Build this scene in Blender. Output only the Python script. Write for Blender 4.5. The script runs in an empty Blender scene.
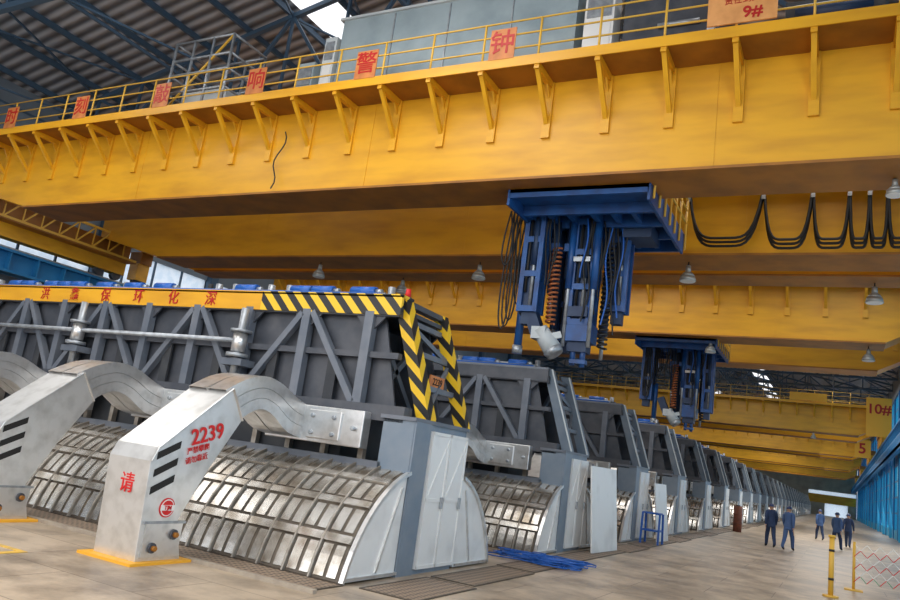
import bpy, math, random
from mathutils import Vector, Matrix
random.seed(7)
S=bpy.context.scene
COL=S.collection
S.view_settings.view_transform='Standard'
# ------------------------------------------------------------------ materials
def new_mat(n):
    m=bpy.data.materials.new(n); m.use_nodes=True
    nt=m.node_tree; b=nt.nodes['Principled BSDF']; return m,nt,b
def mat(name,c,rough=.5,metal=0.,c2=None,scale=3.,lo=.4,hi=.65,bump=0.,detail=6,stretch=(1,1,1)):
    m,nt,b=new_mat(name)
    b.inputs['Roughness'].default_value=rough; b.inputs['Metallic'].default_value=metal
    b.inputs['Base Color'].default_value=(*c,1)
    if c2:
        tc=nt.nodes.new('ShaderNodeTexCoord'); mp=nt.nodes.new('ShaderNodeMapping'); mp.inputs['Scale'].default_value=stretch
        nz=nt.nodes.new('ShaderNodeTexNoise'); nz.inputs['Scale'].default_value=scale; nz.inputs['Detail'].default_value=detail
        cr=nt.nodes.new('ShaderNodeValToRGB'); cr.color_ramp.elements[0].position=lo; cr.color_ramp.elements[1].position=hi
        cr.color_ramp.elements[0].color=(*c,1); cr.color_ramp.elements[1].color=(*c2,1)
        nt.links.new(tc.outputs['Object'],mp.inputs[0]); nt.links.new(mp.outputs[0],nz.inputs['Vector'])
        nt.links.new(nz.outputs['Fac'],cr.inputs[0]); nt.links.new(cr.outputs[0],b.inputs['Base Color'])
        if bump:
            bp=nt.nodes.new('ShaderNodeBump'); bp.inputs['Strength'].default_value=bump; bp.inputs['Distance'].default_value=.02
            nt.links.new(nz.outputs['Fac'],bp.inputs['Height']); nt.links.new(bp.outputs[0],b.inputs['Normal'])
    return m
M={}
M['yel']=mat('crane_yellow_paint',(.77,.385,.012),.42,0,(.55,.25,.010),.9,.40,.80,0,10,(.6,1,3))
M['yeld']=mat('crane_yellow_shaded',(.38,.145,.012),.55,0,(.25,.095,.010),1.2)  # crane yellow with underside shade put into the colour; reused on bolts
M['rail']=mat('railing_yellow',(.72,.42,.05),.45)
M['dark']=mat('dark_grey_steel',(.055,.062,.078),.45,.2,(.085,.09,.105),2.5)
M['dark2']=mat('recess_dark_steel',(.026,.030,.038),.6,.1,(.05,.053,.058),2.)
M['frame']=mat('grey_truss_member',(.12,.14,.175),.45,.2,(.165,.18,.21),2.)
M['cab']=mat('blue_grey_cabinet',(.16,.21,.27),.45,.1,(.21,.25,.30),2.)
M['legs']=mat('blue_grey_leg',(.13,.175,.23),.45,.1,(.18,.22,.27),2.)
M['alu']=mat('brushed_aluminium',(.74,.73,.72),.30,.8,(.50,.49,.47),6.,.46,.82,.08,10,(1,1,1))
M['hood']=mat('hood_dusty_base',(.09,.072,.055),.6,.2,(.17,.14,.11),3.2,.42,.72,.1)
M['slat']=mat('hood_silver_slat',(.74,.715,.67),.27,.78,(.33,.28,.22),2.3,.42,.66,.04)
M['hoodrib']=mat('hood_batten_grey',(.27,.235,.195),.5,.5,(.42,.39,.35),5.)
M['slot']=mat('black_slot',(.012,.012,.012),.7)
M['white']=mat('white_panel_paint',(.80,.80,.79),.38,.15,(.60,.60,.60),1.5,.5,.8)
M['armw']=mat('scuffed_aluminium_plate',(.73,.725,.715),.33,.62,(.54,.53,.51),5.,.44,.80,.06,10)
M['red']=mat('red_paint',(.62,.012,.012),.5)
M['redsign']=mat('sign_red',(.45,.008,.006),.5)
M['orange']=mat('sign_orange',(.62,.215,.055),.55,0,(.46,.15,.04),3.)
M['paleor']=mat('sign_orange_board',(.74,.34,.11),.55,0,(.62,.27,.08),3.)
M['plateyel']=mat('sign_yellow',(.85,.42,.03),.5)
M['blue']=mat('machine_blue',(.011,.082,.275),.42,.1,(.013,.05,.17),2.5)
M['blued']=mat('machine_dark_blue',(.009,.028,.08),.5,.1,(.02,.045,.10),2.)
M['bluep']=mat('blue_hose_plastic',(.01,.10,.42),.4)
M['cyan']=mat('wall_turquoise_blue',(.03,.38,.68),.5,0,(.04,.44,.73),.6)
M['bluer']=mat('runway_blue',(.014,.16,.38),.5,0,(.02,.2,.44),.6)
M['black']=mat('black_rubber',(.012,.012,.013),.6)
M['brown']=mat('brown_hose',(.34,.10,.03),.6)
M['steel']=mat('galvanised_steel',(.40,.43,.46),.4,.6,(.27,.29,.32),6.)
M['grey']=mat('equipment_grey',(.32,.39,.42),.5,.05,(.20,.26,.29),.9,.4,.7)
M['lgrey']=mat('cabinet_light_grey',(.58,.62,.63),.5,0,(.46,.5,.52),1.)
M['rust']=mat('rusty_red',(.24,.07,.04),.7,0,(.14,.05,.03),5.)
M['lampg']=mat('lamp_shade_grey',(.45,.47,.46),.4,.4)
M['truss']=mat('roof_truss_blue',(.065,.12,.19),.5,.1)
M['wallg']=mat('wall_grey',(.20,.25,.30),.7,0,(.15,.19,.24),.5)
M['wallw']=mat('wall_warm_beige',(.46,.39,.29),.7,0,(.35,.29,.22),.5)
M['grate']=mat('floor_grating_frame',(.10,.08,.06),.6,.3)
M['yline']=mat('yellow_floor_line',(.75,.45,.06),.6,0,(.5,.34,.12),4.)
M['conc']=mat('concrete_curb',(.40,.34,.27),.8,0,(.30,.25,.2),5.)
M['skin']=mat('skin',(.55,.33,.22),.5)
M['navy']=mat('navy_workwear',(.022,.04,.10),.8,0,(.03,.055,.13),6.)
M['denim']=mat('blue_workwear',(.055,.11,.26),.8,0,(.07,.13,.28),6.)
M['shoe']=mat('black_leather',(.01,.01,.01),.5)
M['helmb']=mat('helmet_dark_blue',(.015,.035,.12),.35)
M['whitep']=mat('white_paint_plain',(.8,.8,.78),.5)
M['green']=mat('green_paint',(.03,.3,.12),.5)
def hazard():
    m,nt,b=new_mat('hazard_stripes'); b.inputs['Roughness'].default_value=.45
    tc=nt.nodes.new('ShaderNodeTexCoord'); sp=nt.nodes.new('ShaderNodeSeparateXYZ'); nt.links.new(tc.outputs['Object'],sp.inputs[0])
    a=nt.nodes.new('ShaderNodeMath'); a.operation='ADD'; nt.links.new(sp.outputs[0],a.inputs[0]); nt.links.new(sp.outputs[2],a.inputs[1])
    a2=nt.nodes.new('ShaderNodeMath'); a2.operation='SUBTRACT'; nt.links.new(a.outputs[0],a2.inputs[0]); nt.links.new(sp.outputs[1],a2.inputs[1])
    mu=nt.nodes.new('ShaderNodeMath'); mu.operation='MULTIPLY'; mu.inputs[1].default_value=2.9; nt.links.new(a2.outputs[0],mu.inputs[0])
    fr=nt.nodes.new('ShaderNodeMath'); fr.operation='FRACT'; nt.links.new(mu.outputs[0],fr.inputs[0])
    gt=nt.nodes.new('ShaderNodeMath'); gt.operation='GREATER_THAN'; gt.inputs[1].default_value=.5; nt.links.new(fr.outputs[0],gt.inputs[0])
    mx=nt.nodes.new('ShaderNodeMixRGB'); mx.inputs[1].default_value=(.80,.50,.02,1); mx.inputs[2].default_value=(.015,.015,.017,1)
    nt.links.new(gt.outputs[0],mx.inputs[0]); nt.links.new(mx.outputs[0],b.inputs['Base Color']); return m
M['haz']=hazard()
def floor_mat():
    m,nt,b=new_mat('floor_slabs')
    tc=nt.nodes.new('ShaderNodeTexCoord')
    br=nt.nodes.new('ShaderNodeTexBrick'); br.offset=.5
    br.inputs['Scale'].default_value=1.; br.inputs['Mortar Size'].default_value=.010; br.inputs['Brick Width'].default_value=2.2; br.inputs['Row Height'].default_value=1.2
    br.inputs['Color1'].default_value=(.49,.395,.30,1); br.inputs['Color2'].default_value=(.43,.345,.26,1); br.inputs['Mortar'].default_value=(.25,.19,.14,1)
    nt.links.new(tc.outputs['Object'],br.inputs['Vector'])
    nz=nt.nodes.new('ShaderNodeTexNoise'); nz.inputs['Scale'].default_value=.9; nz.inputs['Detail'].default_value=12; nz.inputs['Roughness'].default_value=.7; nt.links.new(tc.outputs['Object'],nz.inputs['Vector'])
    cr=nt.nodes.new('ShaderNodeValToRGB'); cr.color_ramp.elements[0].position=.38; cr.color_ramp.elements[1].position=.60
    cr.color_ramp.elements[0].color=(.50,.47,.44,1); cr.color_ramp.elements[1].color=(1.12,1.10,1.06,1); nt.links.new(nz.outputs['Fac'],cr.inputs[0])
    mx=nt.nodes.new('ShaderNodeMixRGB'); mx.blend_type='MULTIPLY'; mx.inputs[0].default_value=1
    nt.links.new(br.outputs['Color'],mx.inputs[1]); nt.links.new(cr.outputs[0],mx.inputs[2]); nt.links.new(mx.outputs[0],b.inputs['Base Color'])
    r=nt.nodes.new('ShaderNodeMapRange'); r.inputs[3].default_value=.24; r.inputs[4].default_value=.52; nt.links.new(nz.outputs['Fac'],r.inputs[0]); nt.links.new(r.outputs[0],b.inputs['Roughness'])
    return m
M['floor']=floor_mat()
def roof_mat():
    m,nt,b=new_mat('corrugated_roof'); b.inputs['Roughness'].default_value=.6
    tc=nt.nodes.new('ShaderNodeTexCoord')
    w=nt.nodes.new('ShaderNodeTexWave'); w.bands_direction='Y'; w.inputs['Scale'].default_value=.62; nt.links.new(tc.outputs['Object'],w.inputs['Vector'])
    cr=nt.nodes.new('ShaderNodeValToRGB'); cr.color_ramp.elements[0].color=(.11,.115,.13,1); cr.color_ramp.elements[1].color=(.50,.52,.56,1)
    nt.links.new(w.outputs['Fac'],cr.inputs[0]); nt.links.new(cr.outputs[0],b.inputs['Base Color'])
    bp=nt.nodes.new('ShaderNodeBump'); bp.inputs['Distance'].default_value=.05; nt.links.new(w.outputs['Fac'],bp.inputs['Height']); nt.links.new(bp.outputs[0],b.inputs['Normal'])
    return m
M['roof']=roof_mat()
def grate_mat():
    m,nt,b=new_mat('floor_grate_pattern'); b.inputs['Roughness'].default_value=.6
    tc=nt.nodes.new('ShaderNodeTexCoord')
    ck=nt.nodes.new('ShaderNodeTexBrick'); ck.offset=0; ck.inputs['Scale'].default_value=1; ck.inputs['Brick Width'].default_value=.12; ck.inputs['Row Height'].default_value=.09; ck.inputs['Mortar Size'].default_value=.026
    ck.inputs['Color1'].default_value=(.035,.025,.02,1); ck.inputs['Color2'].default_value=(.06,.04,.03,1); ck.inputs['Mortar'].default_value=(.28,.205,.145,1)
    nt.links.new(tc.outputs['Object'],ck.inputs['Vector']); nt.links.new(ck.outputs['Color'],b.inputs['Base Color']); return m
M['gratep']=grate_mat()
def transl(name,c,c2):
    m=bpy.data.materials.new(name); m.use_nodes=True; nt=m.node_tree
    for n in list(nt.nodes): nt.nodes.remove(n)
    o=nt.nodes.new('ShaderNodeOutputMaterial'); t=nt.nodes.new('ShaderNodeBsdfTranslucent'); d=nt.nodes.new('ShaderNodeBsdfDiffuse'); mx=nt.nodes.new('ShaderNodeMixShader'); mx.inputs[0].default_value=.2
    tc=nt.nodes.new('ShaderNodeTexCoord'); nz=nt.nodes.new('ShaderNodeTexNoise'); nz.inputs['Scale'].default_value=3.
    nt.links.new(tc.outputs['Object'],nz.inputs['Vector'])
    cr=nt.nodes.new('ShaderNodeValToRGB'); cr.color_ramp.elements[0].position=.4; cr.color_ramp.elements[1].position=.6
    cr.color_ramp.elements[0].color=(*c,1); cr.color_ramp.elements[1].color=(*c2,1); nt.links.new(nz.outputs['Fac'],cr.inputs[0])
    nt.links.new(cr.outputs[0],t.inputs[0]); nt.links.new(cr.outputs[0],d.inputs[0]); nt.links.new(t.outputs[0],mx.inputs[1]); nt.links.new(d.outputs[0],mx.inputs[2]); nt.links.new(mx.outputs[0],o.inputs[0]); return m
M['cyglass']=transl('blue_translucent_sheet',(.06,.48,.70),(.09,.54,.74))
M['palegl']=transl('pale_translucent_sheet',(.45,.82,.88),(.55,.88,.92))
M['whglass']=transl('white_translucent_sheet',(.8,.88,.95),(.9,.95,1))
# ------------------------------------------------------------------ mesh builder
class MB:
    def __init__(s): s.v=[];s.f=[];s.m=[];s.names=[];s.sm=[]
    def mi(s,m):
        if m not in s.names: s.names.append(m)
        return s.names.index(m)
    def add(s,vs,fs,m,smooth=False):
        o=len(s.v); s.v+= [Vector(v) for v in vs]
        k=s.mi(m)
        for f in fs: s.f.append([i+o for i in f]); s.m.append(k); s.sm.append(smooth)
        return s
    def box(s,x0,x1,y0,y1,z0,z1,m):
        vs=[(x,y,z) for x in(x0,x1) for y in(y0,y1) for z in(z0,z1)]
        return s.add(vs,[(0,1,3,2),(4,6,7,5),(0,4,5,1),(2,3,7,6),(0,2,6,4),(1,5,7,3)],m)
    def beam(s,p,q,w,h,m,up=(0,0,1)):
        p=Vector(p);q=Vector(q);d=(q-p).normalized();up=Vector(up)
        if abs(d.dot(up))>.98: up=Vector((0,1,0))
        a=d.cross(up).normalized()*w/2; b=a.cross(d).normalized()*h/2
        vs=[p-a-b,p+a-b,p+a+b,p-a+b,q-a-b,q+a-b,q+a+b,q-a+b]
        return s.add(vs,[(0,1,2,3),(7,6,5,4),(0,4,5,1),(1,5,6,2),(2,6,7,3),(3,7,4,0)],m)
    def cyl(s,p,q,r,m,n=12,r2=None):
        p=Vector(p);q=Vector(q);d=(q-p).normalized();up=Vector((0,0,1)) if abs(d.z)<.9 else Vector((1,0,0))
        a=d.cross(up).normalized(); b=a.cross(d); r2=r if r2 is None else r2
        vs=[];fs=[]
        for i in range(n):
            t=2*math.pi*i/n; u=a*math.cos(t)+b*math.sin(t); vs.append(p+u*r); vs.append(q+u*r2)
        for i in range(n):
            j=(i+1)%n; fs.append((2*i,2*j,2*j+1,2*i+1))
        s.add(vs,fs,m,True)
        o=len(s.v)-2*n; k=s.mi(m)
        s.f.append([o+2*i for i in range(n)][::-1]); s.m.append(k); s.sm.append(False)
        s.f.append([o+2*i+1 for i in range(n)]); s.m.append(k); s.sm.append(False)
        return s
    def tube(s,pts,r,m,n=6):
        pts=[Vector(p) for p in pts]; vs=[];fs=[]; prev=None
        for i,p in enumerate(pts):
            d=(pts[min(i+1,len(pts)-1)]-pts[max(i-1,0)]).normalized()
            if prev is None: prev=Vector((0,0,1)) if abs(d.z)<.9 else Vector((1,0,0))
            a=(prev-d*prev.dot(d))
            if a.length<1e-4: a=d.orthogonal()
            a.normalize(); b=d.cross(a); prev=a
            rr=r[i] if isinstance(r,(list,tuple)) else r
            for k in range(n):
                t=2*math.pi*k/n; vs.append(p+(a*math.cos(t)+b*math.sin(t))*rr)
        for i in range(len(pts)-1):
            for k in range(n):
                l=(k+1)%n; fs.append((i*n+k,i*n+l,(i+1)*n+l,(i+1)*n+k))
        s.add(vs,fs,m,True)
        s.add([vs[k] for k in range(n)],[list(range(n))[::-1]],m); s.add([vs[len(vs)-n+k] for k in range(n)],[list(range(n))],m)
        return s
    def prism(s,poly,axis,a0,a1,m):
        def mk(c,a):
            if axis=='x': return (a,c[0],c[1])
            if axis=='y': return (c[0],a,c[1])
            return (c[0],c[1],a)
        n=len(poly); vs=[mk(c,a0) for c in poly]+[mk(c,a1) for c in poly]
        fs=[(i,(i+1)%n,n+(i+1)%n,n+i) for i in range(n)]+[list(range(n))[::-1],list(range(n,2*n))]
        return s.add(vs,fs,m)
    def obj(s,name,parent=None,origin=(0,0,0),bevel=0,**kw):
        o=Vector(origin)
        me=bpy.data.meshes.new(name); me.from_pydata([v-o for v in s.v],[],s.f)
        for n in s.names: me.materials.append(M[n])
        me.polygons.foreach_set('material_index',s.m); me.polygons.foreach_set('use_smooth',s.sm); me.update()
        import bmesh
        bm=bmesh.new(); bm.from_mesh(me); bmesh.ops.recalc_face_normals(bm,faces=bm.faces); bm.to_mesh(me); bm.free()
        ob=bpy.data.objects.new(name,me); COL.objects.link(ob)
        if parent:
            ob.parent=parent; ob.location=o-parent_world(parent)
        else: ob.location=o
        if bevel:
            b=ob.modifiers.new('bevel','BEVEL'); b.width=bevel; b.segments=2; b.limit_method='ANGLE'
        for k,v in kw.items(): ob[k]=v
        return ob
def parent_world(p):
    l=Vector(p.location); 
    while p.parent: p=p.parent; l=l+Vector(p.location)
    return l
def empty(name,loc,**kw):
    e=bpy.data.objects.new(name,None); e.location=loc; e.empty_display_size=.2; COL.objects.link(e)
    for k,v in kw.items(): e[k]=v
    return e
def copy_tree(root,off,par=None,skip=()):
    n=root.copy(); COL.objects.link(n)
    if par: n.parent=par
    else: n.location=Vector(root.location)+Vector(off)
    for c in list(root.children):
        if c.name.split('.')[0] in skip: continue
        copy_tree(c,off,n,skip)
    return n
def text(body,size,loc,face,m,parent,name='lettering',depth=.004,tilt=0,space=1.,bold=.0):
    cu=bpy.data.curves.new('txt','FONT'); cu.body=body; cu.size=size; cu.align_x='CENTER'; cu.align_y='CENTER'; cu.extrude=depth; cu.offset=size*bold; cu.space_line=space; cu.resolution_u=4
    t=bpy.data.objects.new('txt',cu); COL.objects.link(t); bpy.context.view_layer.update()
    dg=bpy.context.evaluated_depsgraph_get(); me=bpy.data.meshes.new_from_object(t.evaluated_get(dg))
    bpy.data.objects.remove(t)
    me.materials.clear(); me.materials.append(M[m])
    if face=='-y': R=Matrix(((1,0,0),(0,0,-1),(0,1,0))).to_4x4()
    elif face=='+x': R=Matrix(((0,0,1),(1,0,0),(0,1,0))).to_4x4()
    if tilt: R=R@Matrix.Rotation(tilt,4,'Z')
    me.transform(R)
    o=bpy.data.objects.new(name,me); COL.objects.link(o); o.parent=parent; o.location=Vector(loc)-parent_world(parent)
    return o
# ------------------------------------------------------------------ camera
cd=bpy.data.cameras.new('camera'); cam=bpy.data.objects.new('camera',cd); COL.objects.link(cam); S.camera=cam
cd.sensor_width=36; cd.clip_end=600
v1=Vector((387,210)); v2=Vector((-1400,-38)); f=math.sqrt(-(v1.dot(v2)))
cd.lens=f/900*36
Yc=Vector((v1.x,v1.y,f)).normalized(); Xc=-Vector((v2.x,v2.y,f)).normalized(); Zc=Xc.cross(Yc)
if Zc.y>0: Zc=-Zc
CH=1.85
Rm=Matrix(((Xc.x,-Xc.y,-Xc.z),(Yc.x,-Yc.y,-Yc.z),(Zc.x,-Zc.y,-Zc.z)))
cam.matrix_world=Matrix.Translation((0,0,CH))@Rm.to_4x4()
# ------------------------------------------------------------------ setting
YE=230.; XL=-32.; XR=4.6; Y0=-14.
b=MB(); b.box(XL-1,XR+1,Y0,YE,-.3,0,'floor'); b.obj('floor',kind='structure')
b=MB(); RZ=19.; EZ=15.; XM=-14.
def rz(x): return RZ-(RZ-EZ)*abs(x-XM)/(XM-XL if x<XM else XR-XM)
sky=[(-18.9,-17.2),(-10.5,-8.5)]
xs=[XL]+[q for a in sky for q in a]+[XM,XR]; xs=sorted(set(xs))
for i in range(len(xs)-1):
    a,c=xs[i],xs[i+1]
    if (a,c) in sky:
        y=Y0; 
        while y<YE:
            b.add([(a,y,rz(a)),(c,y,rz(c)),(c,y+3.3,rz(c)),(a,y+3.3,rz(a))],[(0,1,2,3)],'roof'); y+=7.3
    else: b.add([(a,Y0,rz(a)),(c,Y0,rz(c)),(c,YE,rz(c)),(a,YE,rz(a))],[(0,1,2,3)],'roof')
b.obj('ceiling',kind='structure')
b=MB()
x=XL+.8
while x<XR:
    b.box(x,x+.12,Y0,YE,rz(x)-.30,rz(x)-.08,'truss'); x+=2.0
b.obj('trim_1',kind='structure')
tm=MB()
pts=[XL+i*(XR-XL)/14 for i in range(15)]
for i in range(14):
    a,c=pts[i],pts[i+1]
    tm.beam((a,0,rz(a)-.45),(c,0,rz(c)-.45),.18,.18,'truss'); tm.beam((a,0,14.0),(c,0,14.0),.2,.2,'truss')
    if i%2: tm.beam((a,0,rz(a)-.45),(c,0,14.0),.12,.12,'truss')
    else: tm.beam((a,0,14.0),(c,0,rz(c)-.45),.12,.12,'truss')
    tm.beam((c,0,14.0),(c,0,rz(c)-.45),.1,.1,'truss')
    if i%4==0:
        tm.beam((a,0,14.0),(a,7.3,14.0),.1,.1,'truss'); tm.beam((a,0,14.0),(c,7.3,14.0),.07,.07,'truss')
    if i%4==1: tm.beam((a,0,rz(a)-.5),(c,7.3,rz(c)-.5),.07,.07,'truss'); tm.beam((c,0,rz(c)-.5),(a,7.3,rz(a)-.5),.07,.07,'truss')
tr=tm.obj('trim_2',kind='structure'); tr.location=(0,-10,0)
for i in range(1,32):
    n=tr.copy(); n.name='trim_%d'%(i+2); COL.objects.link(n); n.location=(0,-10+7.3*i,0)
b=MB(); b.box(XL-.3,XL,Y0,YE,0,7.9,'wallg'); b.box(XL-.3,XL,Y0,YE,9.7,EZ,'wallg')
y=Y0
while y<YE: b.box(XL-.3,XL+.4,y,y+.5,0,EZ,'truss'); y+=7.3
b.obj('wall_left',kind='structure')
b=MB(); b.box(XL-.15,XL-.1,Y0,YE,7.9,9.7,'whglass')
y=Y0
while y<YE: b.box(XL-.1,XL-.02,y,y+.1,7.9,9.7,'truss'); y+=1.825
b.obj('window_1',kind='structure')
b=MB(); b.box(XR+.06,XR+.3,Y0,YE,0,.8,'cyan'); b.box(XR+.08,XR+.3,Y0,YE,6.4,7.6,'bluer'); b.box(XR,XR+.3,Y0,YE,12.8,EZ,'wallg')
y=Y0
while y<YE: b.box(XR-.02,XR+.3,y,y+.4,0,12.8,'bluer'); y+=6
b.obj('wall_right',kind='structure')
k=2; y=Y0
b=MB()
for i in range(4):
    m1='palegl' if i==1 else 'cyglass'; m2='palegl' if i==3 else 'cyglass'
    b.box(XR+.12,XR+.16,.4+1.4*i,1.8+1.4*i,.8,3.6,'cyglass'); b.box(XR+.12,XR+.16,.4+1.4*i,1.8+1.4*i,3.6,6.4,m1); b.box(XR+.12,XR+.16,.4+1.4*i,1.8+1.4*i,7.6,10.2,m2); b.box(XR+.12,XR+.16,.4+1.4*i,1.8+1.4*i,10.2,12.8,'cyglass')
for i in range(1,4): b.box(XR+.10,XR+.125,.35+i*1.4,.5+i*1.4,.8,12.8,'bluer')
for z in (2.2,3.6,5.0,8.9,10.2,11.5): b.box(XR+.10,XR+.125,.4,6,z,z+.14,'bluer')
w=b.obj('window_2',kind='structure'); w.location=(0,y,0)
for i in range(1,41):
    n=w.copy(); n.name='window_%d'%(i+2); COL.objects.link(n); n.location=(0,y+6*i,0)
b=MB(); b.box(XL,-7,YE,YE+.3,0,EZ,'wallw'); b.box(-7,-3,YE,YE+.3,0,3.2,'wallw'); b.box(-3,2.5,YE,YE+.3,0,3.2,'whglass'); b.box(2.5,XR,YE,YE+.3,0,3.2,'wallw'); b.box(-7,XR,YE,YE+.3,3.2,5.4,'yel'); b.box(-7,XR,YE,YE+.3,5.4,6.4,'whglass'); b.box(-7,XR,YE,YE+.3,6.4,EZ,'wallw'); b.prism([(XL,EZ),(XR,EZ),(XM,RZ)],'y',YE,YE+.3,'wallg')
b.obj('wall_far',kind='structure')
for nm,xa in (('trim_50',-30.3),('trim_51',3.1)):
    b=MB(); b.box(xa,xa+.9,Y0,YE,6.6,6.7,'bluer'); b.box(xa,xa+.9,Y0,YE,7.42,7.52,'bluer'); b.box(xa+.35,xa+.55,Y0,YE,6.6,7.5,'bluer'); b.box(xa+.4,xa+.5,Y0,YE,7.52,7.66,'steel')
    y=Y0
    while y<YE:
        b.box(xa+.05,xa+.85,y,y+.05,6.7,7.42,'bluer'); y+=1.2
    y=Y0+1
    while y<YE:
        b.box(xa+1.25 if xa>0 else xa+.2,xa+1.45 if xa>0 else xa+.7,y,y+.3,0,6.6,'cyan' if xa>0 else 'bluer'); y+=12
    b.obj(nm,kind='structure')
# ------------------------------------------------------------------ pots
PY=11.05; PITCH=7.3; XE=-5.78; XW=-23.
def hood_profile(side,n=10):
    out=[]
    for i in range(n+1):
        t=math.pi/2*i/n; u=i/n
        y=(.62*math.cos(t)+.38*(1-u))*1.4+.95; z=1.5*(.62*math.sin(t)+.38*u)+.02
        out.append((PY+side*y,z))
    return out
def hood_end(side,x,m='white'):
    b=MB(); p=hood_profile(side)
    b.prism(p+[(PY+side*.95,.02)],'x',x-.03,x,m)
    for i in range(len(p)-1): b.beam((x+.01,p[i][0],p[i][1]),(x+.01,p[i+1][0],p[i+1][1]),.05,.07,'alu',up=(1,0,0))
    b.beam((x+.01,PY+side*1.55,.1),(x+.01,PY+side*1.1,1.3),.04,.03,'alu',up=(1,0,0))
    b.beam((x+.01,PY+side*2.3,.06),(x+.01,PY+side*.98,.06),.06,.04,'alu')
    return b
def hood_panel_mesh(side,x0,w,b=None):
    b=b or MB(); p=hood_profile(side); n=len(p)-1
    vs=[];fs=[]
    for (y,z) in p: vs+=[(x0,y,z),(x0+w,y,z)]
    for i in range(n): fs.append((2*i,2*i+1,2*i+3,2*i+2))
    b.add(vs,fs,'hood',True)
    c=Vector((PY+side*.95,0))
    def at(u,d):
        u=max(0,min(.9999,u))*n; i=int(u); f_=u-i
        y=p[i][0]*(1-f_)+p[i+1][0]*f_; z=p[i][1]*(1-f_)+p[i+1][1]*f_
        v=Vector((y-c.x,z)).normalized(); return (y+v.x*d,z+v.y*d)
    def strip(xa,xb,u0,u1,d,m,seg=3):
        for k in range(seg):
            a=u0+(u1-u0)*k/seg; e=u0+(u1-u0)*(k+1)/seg
            A0=at(a,0);A1=at(a,d);E0=at(e,0);E1=at(e,d)
            b.add([(xa,*A0),(xb,*A0),(xb,*A1),(xa,*A1),(xa,*E0),(xb,*E0),(xb,*E1),(xa,*E1)],[(3,2,6,7),(0,3,7,4),(1,5,6,2)]+([(0,1,2,3)] if k==0 else [])+([(4,5,6,7)] if k==seg-1 else []),m)
    rows=[(.02,.22),(.31,.48),(.57,.73),(.82,.99)]
    for (u0,u1) in rows:
        strip(x0+.045,x0+.205,u0,u1,.022,'slat'); strip(x0+.265,x0+.415,u0,u1,.022,'slat')
    strip(x0-.014,x0+.014,0,1,.06,'hoodrib',8)
    for u in (.235,.495,.745):
        strip(x0,x0+w,u,u+.05,.05,'slat',1)
    return b
pot=empty('electrolysis_pot',(-14.4,PY,0),label="aluminium smelting pot with grey truss, hazard-striped end, ribbed hoods",category="smelting pot",group="row of smelting pots")
O=pot.location.copy()
b=MB(); b.box(XW,-6.35,PY-.95,PY+.95,0,1.45,'dark2'); b.box(XW,-7.3,PY-.7,PY+.7,1.45,3.9,'dark2')
b.box(XW,-6.3,PY-1.0,PY-.72,1.42,1.62,'frame'); b.box(XW,-6.3,PY+.72,PY+1.0,1.42,1.62,'frame')
xx=XW+.4
while xx<-6.6:
    for s in(-1,1): b.box(xx,xx+.1,PY+s*.8-.05,PY+s*.8+.05,1.6,2.4,'hoodrib')
    xx+=.75
b.obj('pot_shell',pot,O)
b=MB()
for s in (-1,1):
    yf=PY+s*.88
    b.box(XW,-6.4,yf-.07,yf+.07,3.95,4.08,'dark'); b.box(XW,-6.0,yf-.12,yf+.12,2.25,2.5,'dark'); 
    b.box(XW,-6.3,yf-.06,yf+.06,3.25,3.35,'dark')
    b.prism([(XW,2.4),(-6.3,2.4),(-6.75,4.0),(XW,4.0)],'y',yf-s*.12-.02,yf-s*.12+.02,'dark')
    xx=-6.95;i=0
    while xx>XW:
        b.beam((xx,yf+s*.03,2.4),(xx,yf+s*.03,4.02),.17,.15,'frame')
        if i%2==0: b.beam((xx-.1,yf+s*.04,2.5),(xx-1.2,yf+s*.04,3.98),.13,.11,'frame')
        else: b.beam((xx-.1,yf+s*.04,3.95),(xx-1.2,yf+s*.04,2.5),.13,.11,'frame')
        b.prism([(xx-.35,4.0),(xx+.35,4.0),(xx,3.65)],'y',yf+s*.02-.02,yf+s*.02+.02,'dark')
        b.box(xx-.75,xx-.55,yf-.02,yf+.02,2.5,3.3,'dark2')
        xx-=1.32;i+=1
b.box(XW,-6.4,PY-.9,PY+.9,4.05,4.12,'dark')
def ex(z): return -5.92-(z-2.36)*.32
def ey(s,z): 
    lo=PY-.47 if s<0 else PY+.85; hi=PY-.72 if s<0 else PY+.62
    return lo+(hi-lo)*(z-2.36)/1.94
for z in (2.9,3.45,3.95): b.beam((ex(z),ey(-1,z),z),(ex(z),ey(1,z),z),.07,.09,'frame')
b.beam((ex(2.4),ey(-1,2.4),2.4),(ex(3.4),ey(1,3.4),3.4),.06,.08,'frame'); b.beam((ex(3.45),ey(1,3.45),3.45),(ex(3.95),ey(-1,3.95),3.95),.06,.08,'frame')
b.beam((-6.9,PY-.8,2.4),(-6.9,PY+.8,3.9),.08,.1,'frame'); b.beam((-6.9,PY+.8,2.4),(-6.9,PY-.8,3.9),.08,.1,'frame')
b.obj('superstructure',pot,O)
b=MB(); random.seed(3)
xx=-6.9
while xx>XW:
    k=random.random()
    if k<.3: b.cyl((xx,PY-.5,4.12),(xx,PY-.5,4.55),.07,'steel',10); b.box(xx-.12,xx+.12,PY-.62,PY-.38,4.12,4.40,'dark')
    elif k<.5: b.box(xx-.25,xx+.2,PY-.4,PY+.1,4.12,4.48,'lgrey')
    elif k<.85: b.cyl((xx-.3,PY-.6,4.44),(xx+.2,PY-.6,4.44),.09,'bluep',10); b.box(xx-.2,xx+.2,PY-.7,PY-.5,4.12,4.36,'blue'); b.cyl((xx+.2,PY-.6,4.44),(xx+.32,PY-.6,4.44),.05,'steel',8)
    else: b.cyl((xx,PY-.3,4.12),(xx,PY-.3,4.6),.05,'black',8)
    xx-=.45
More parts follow.
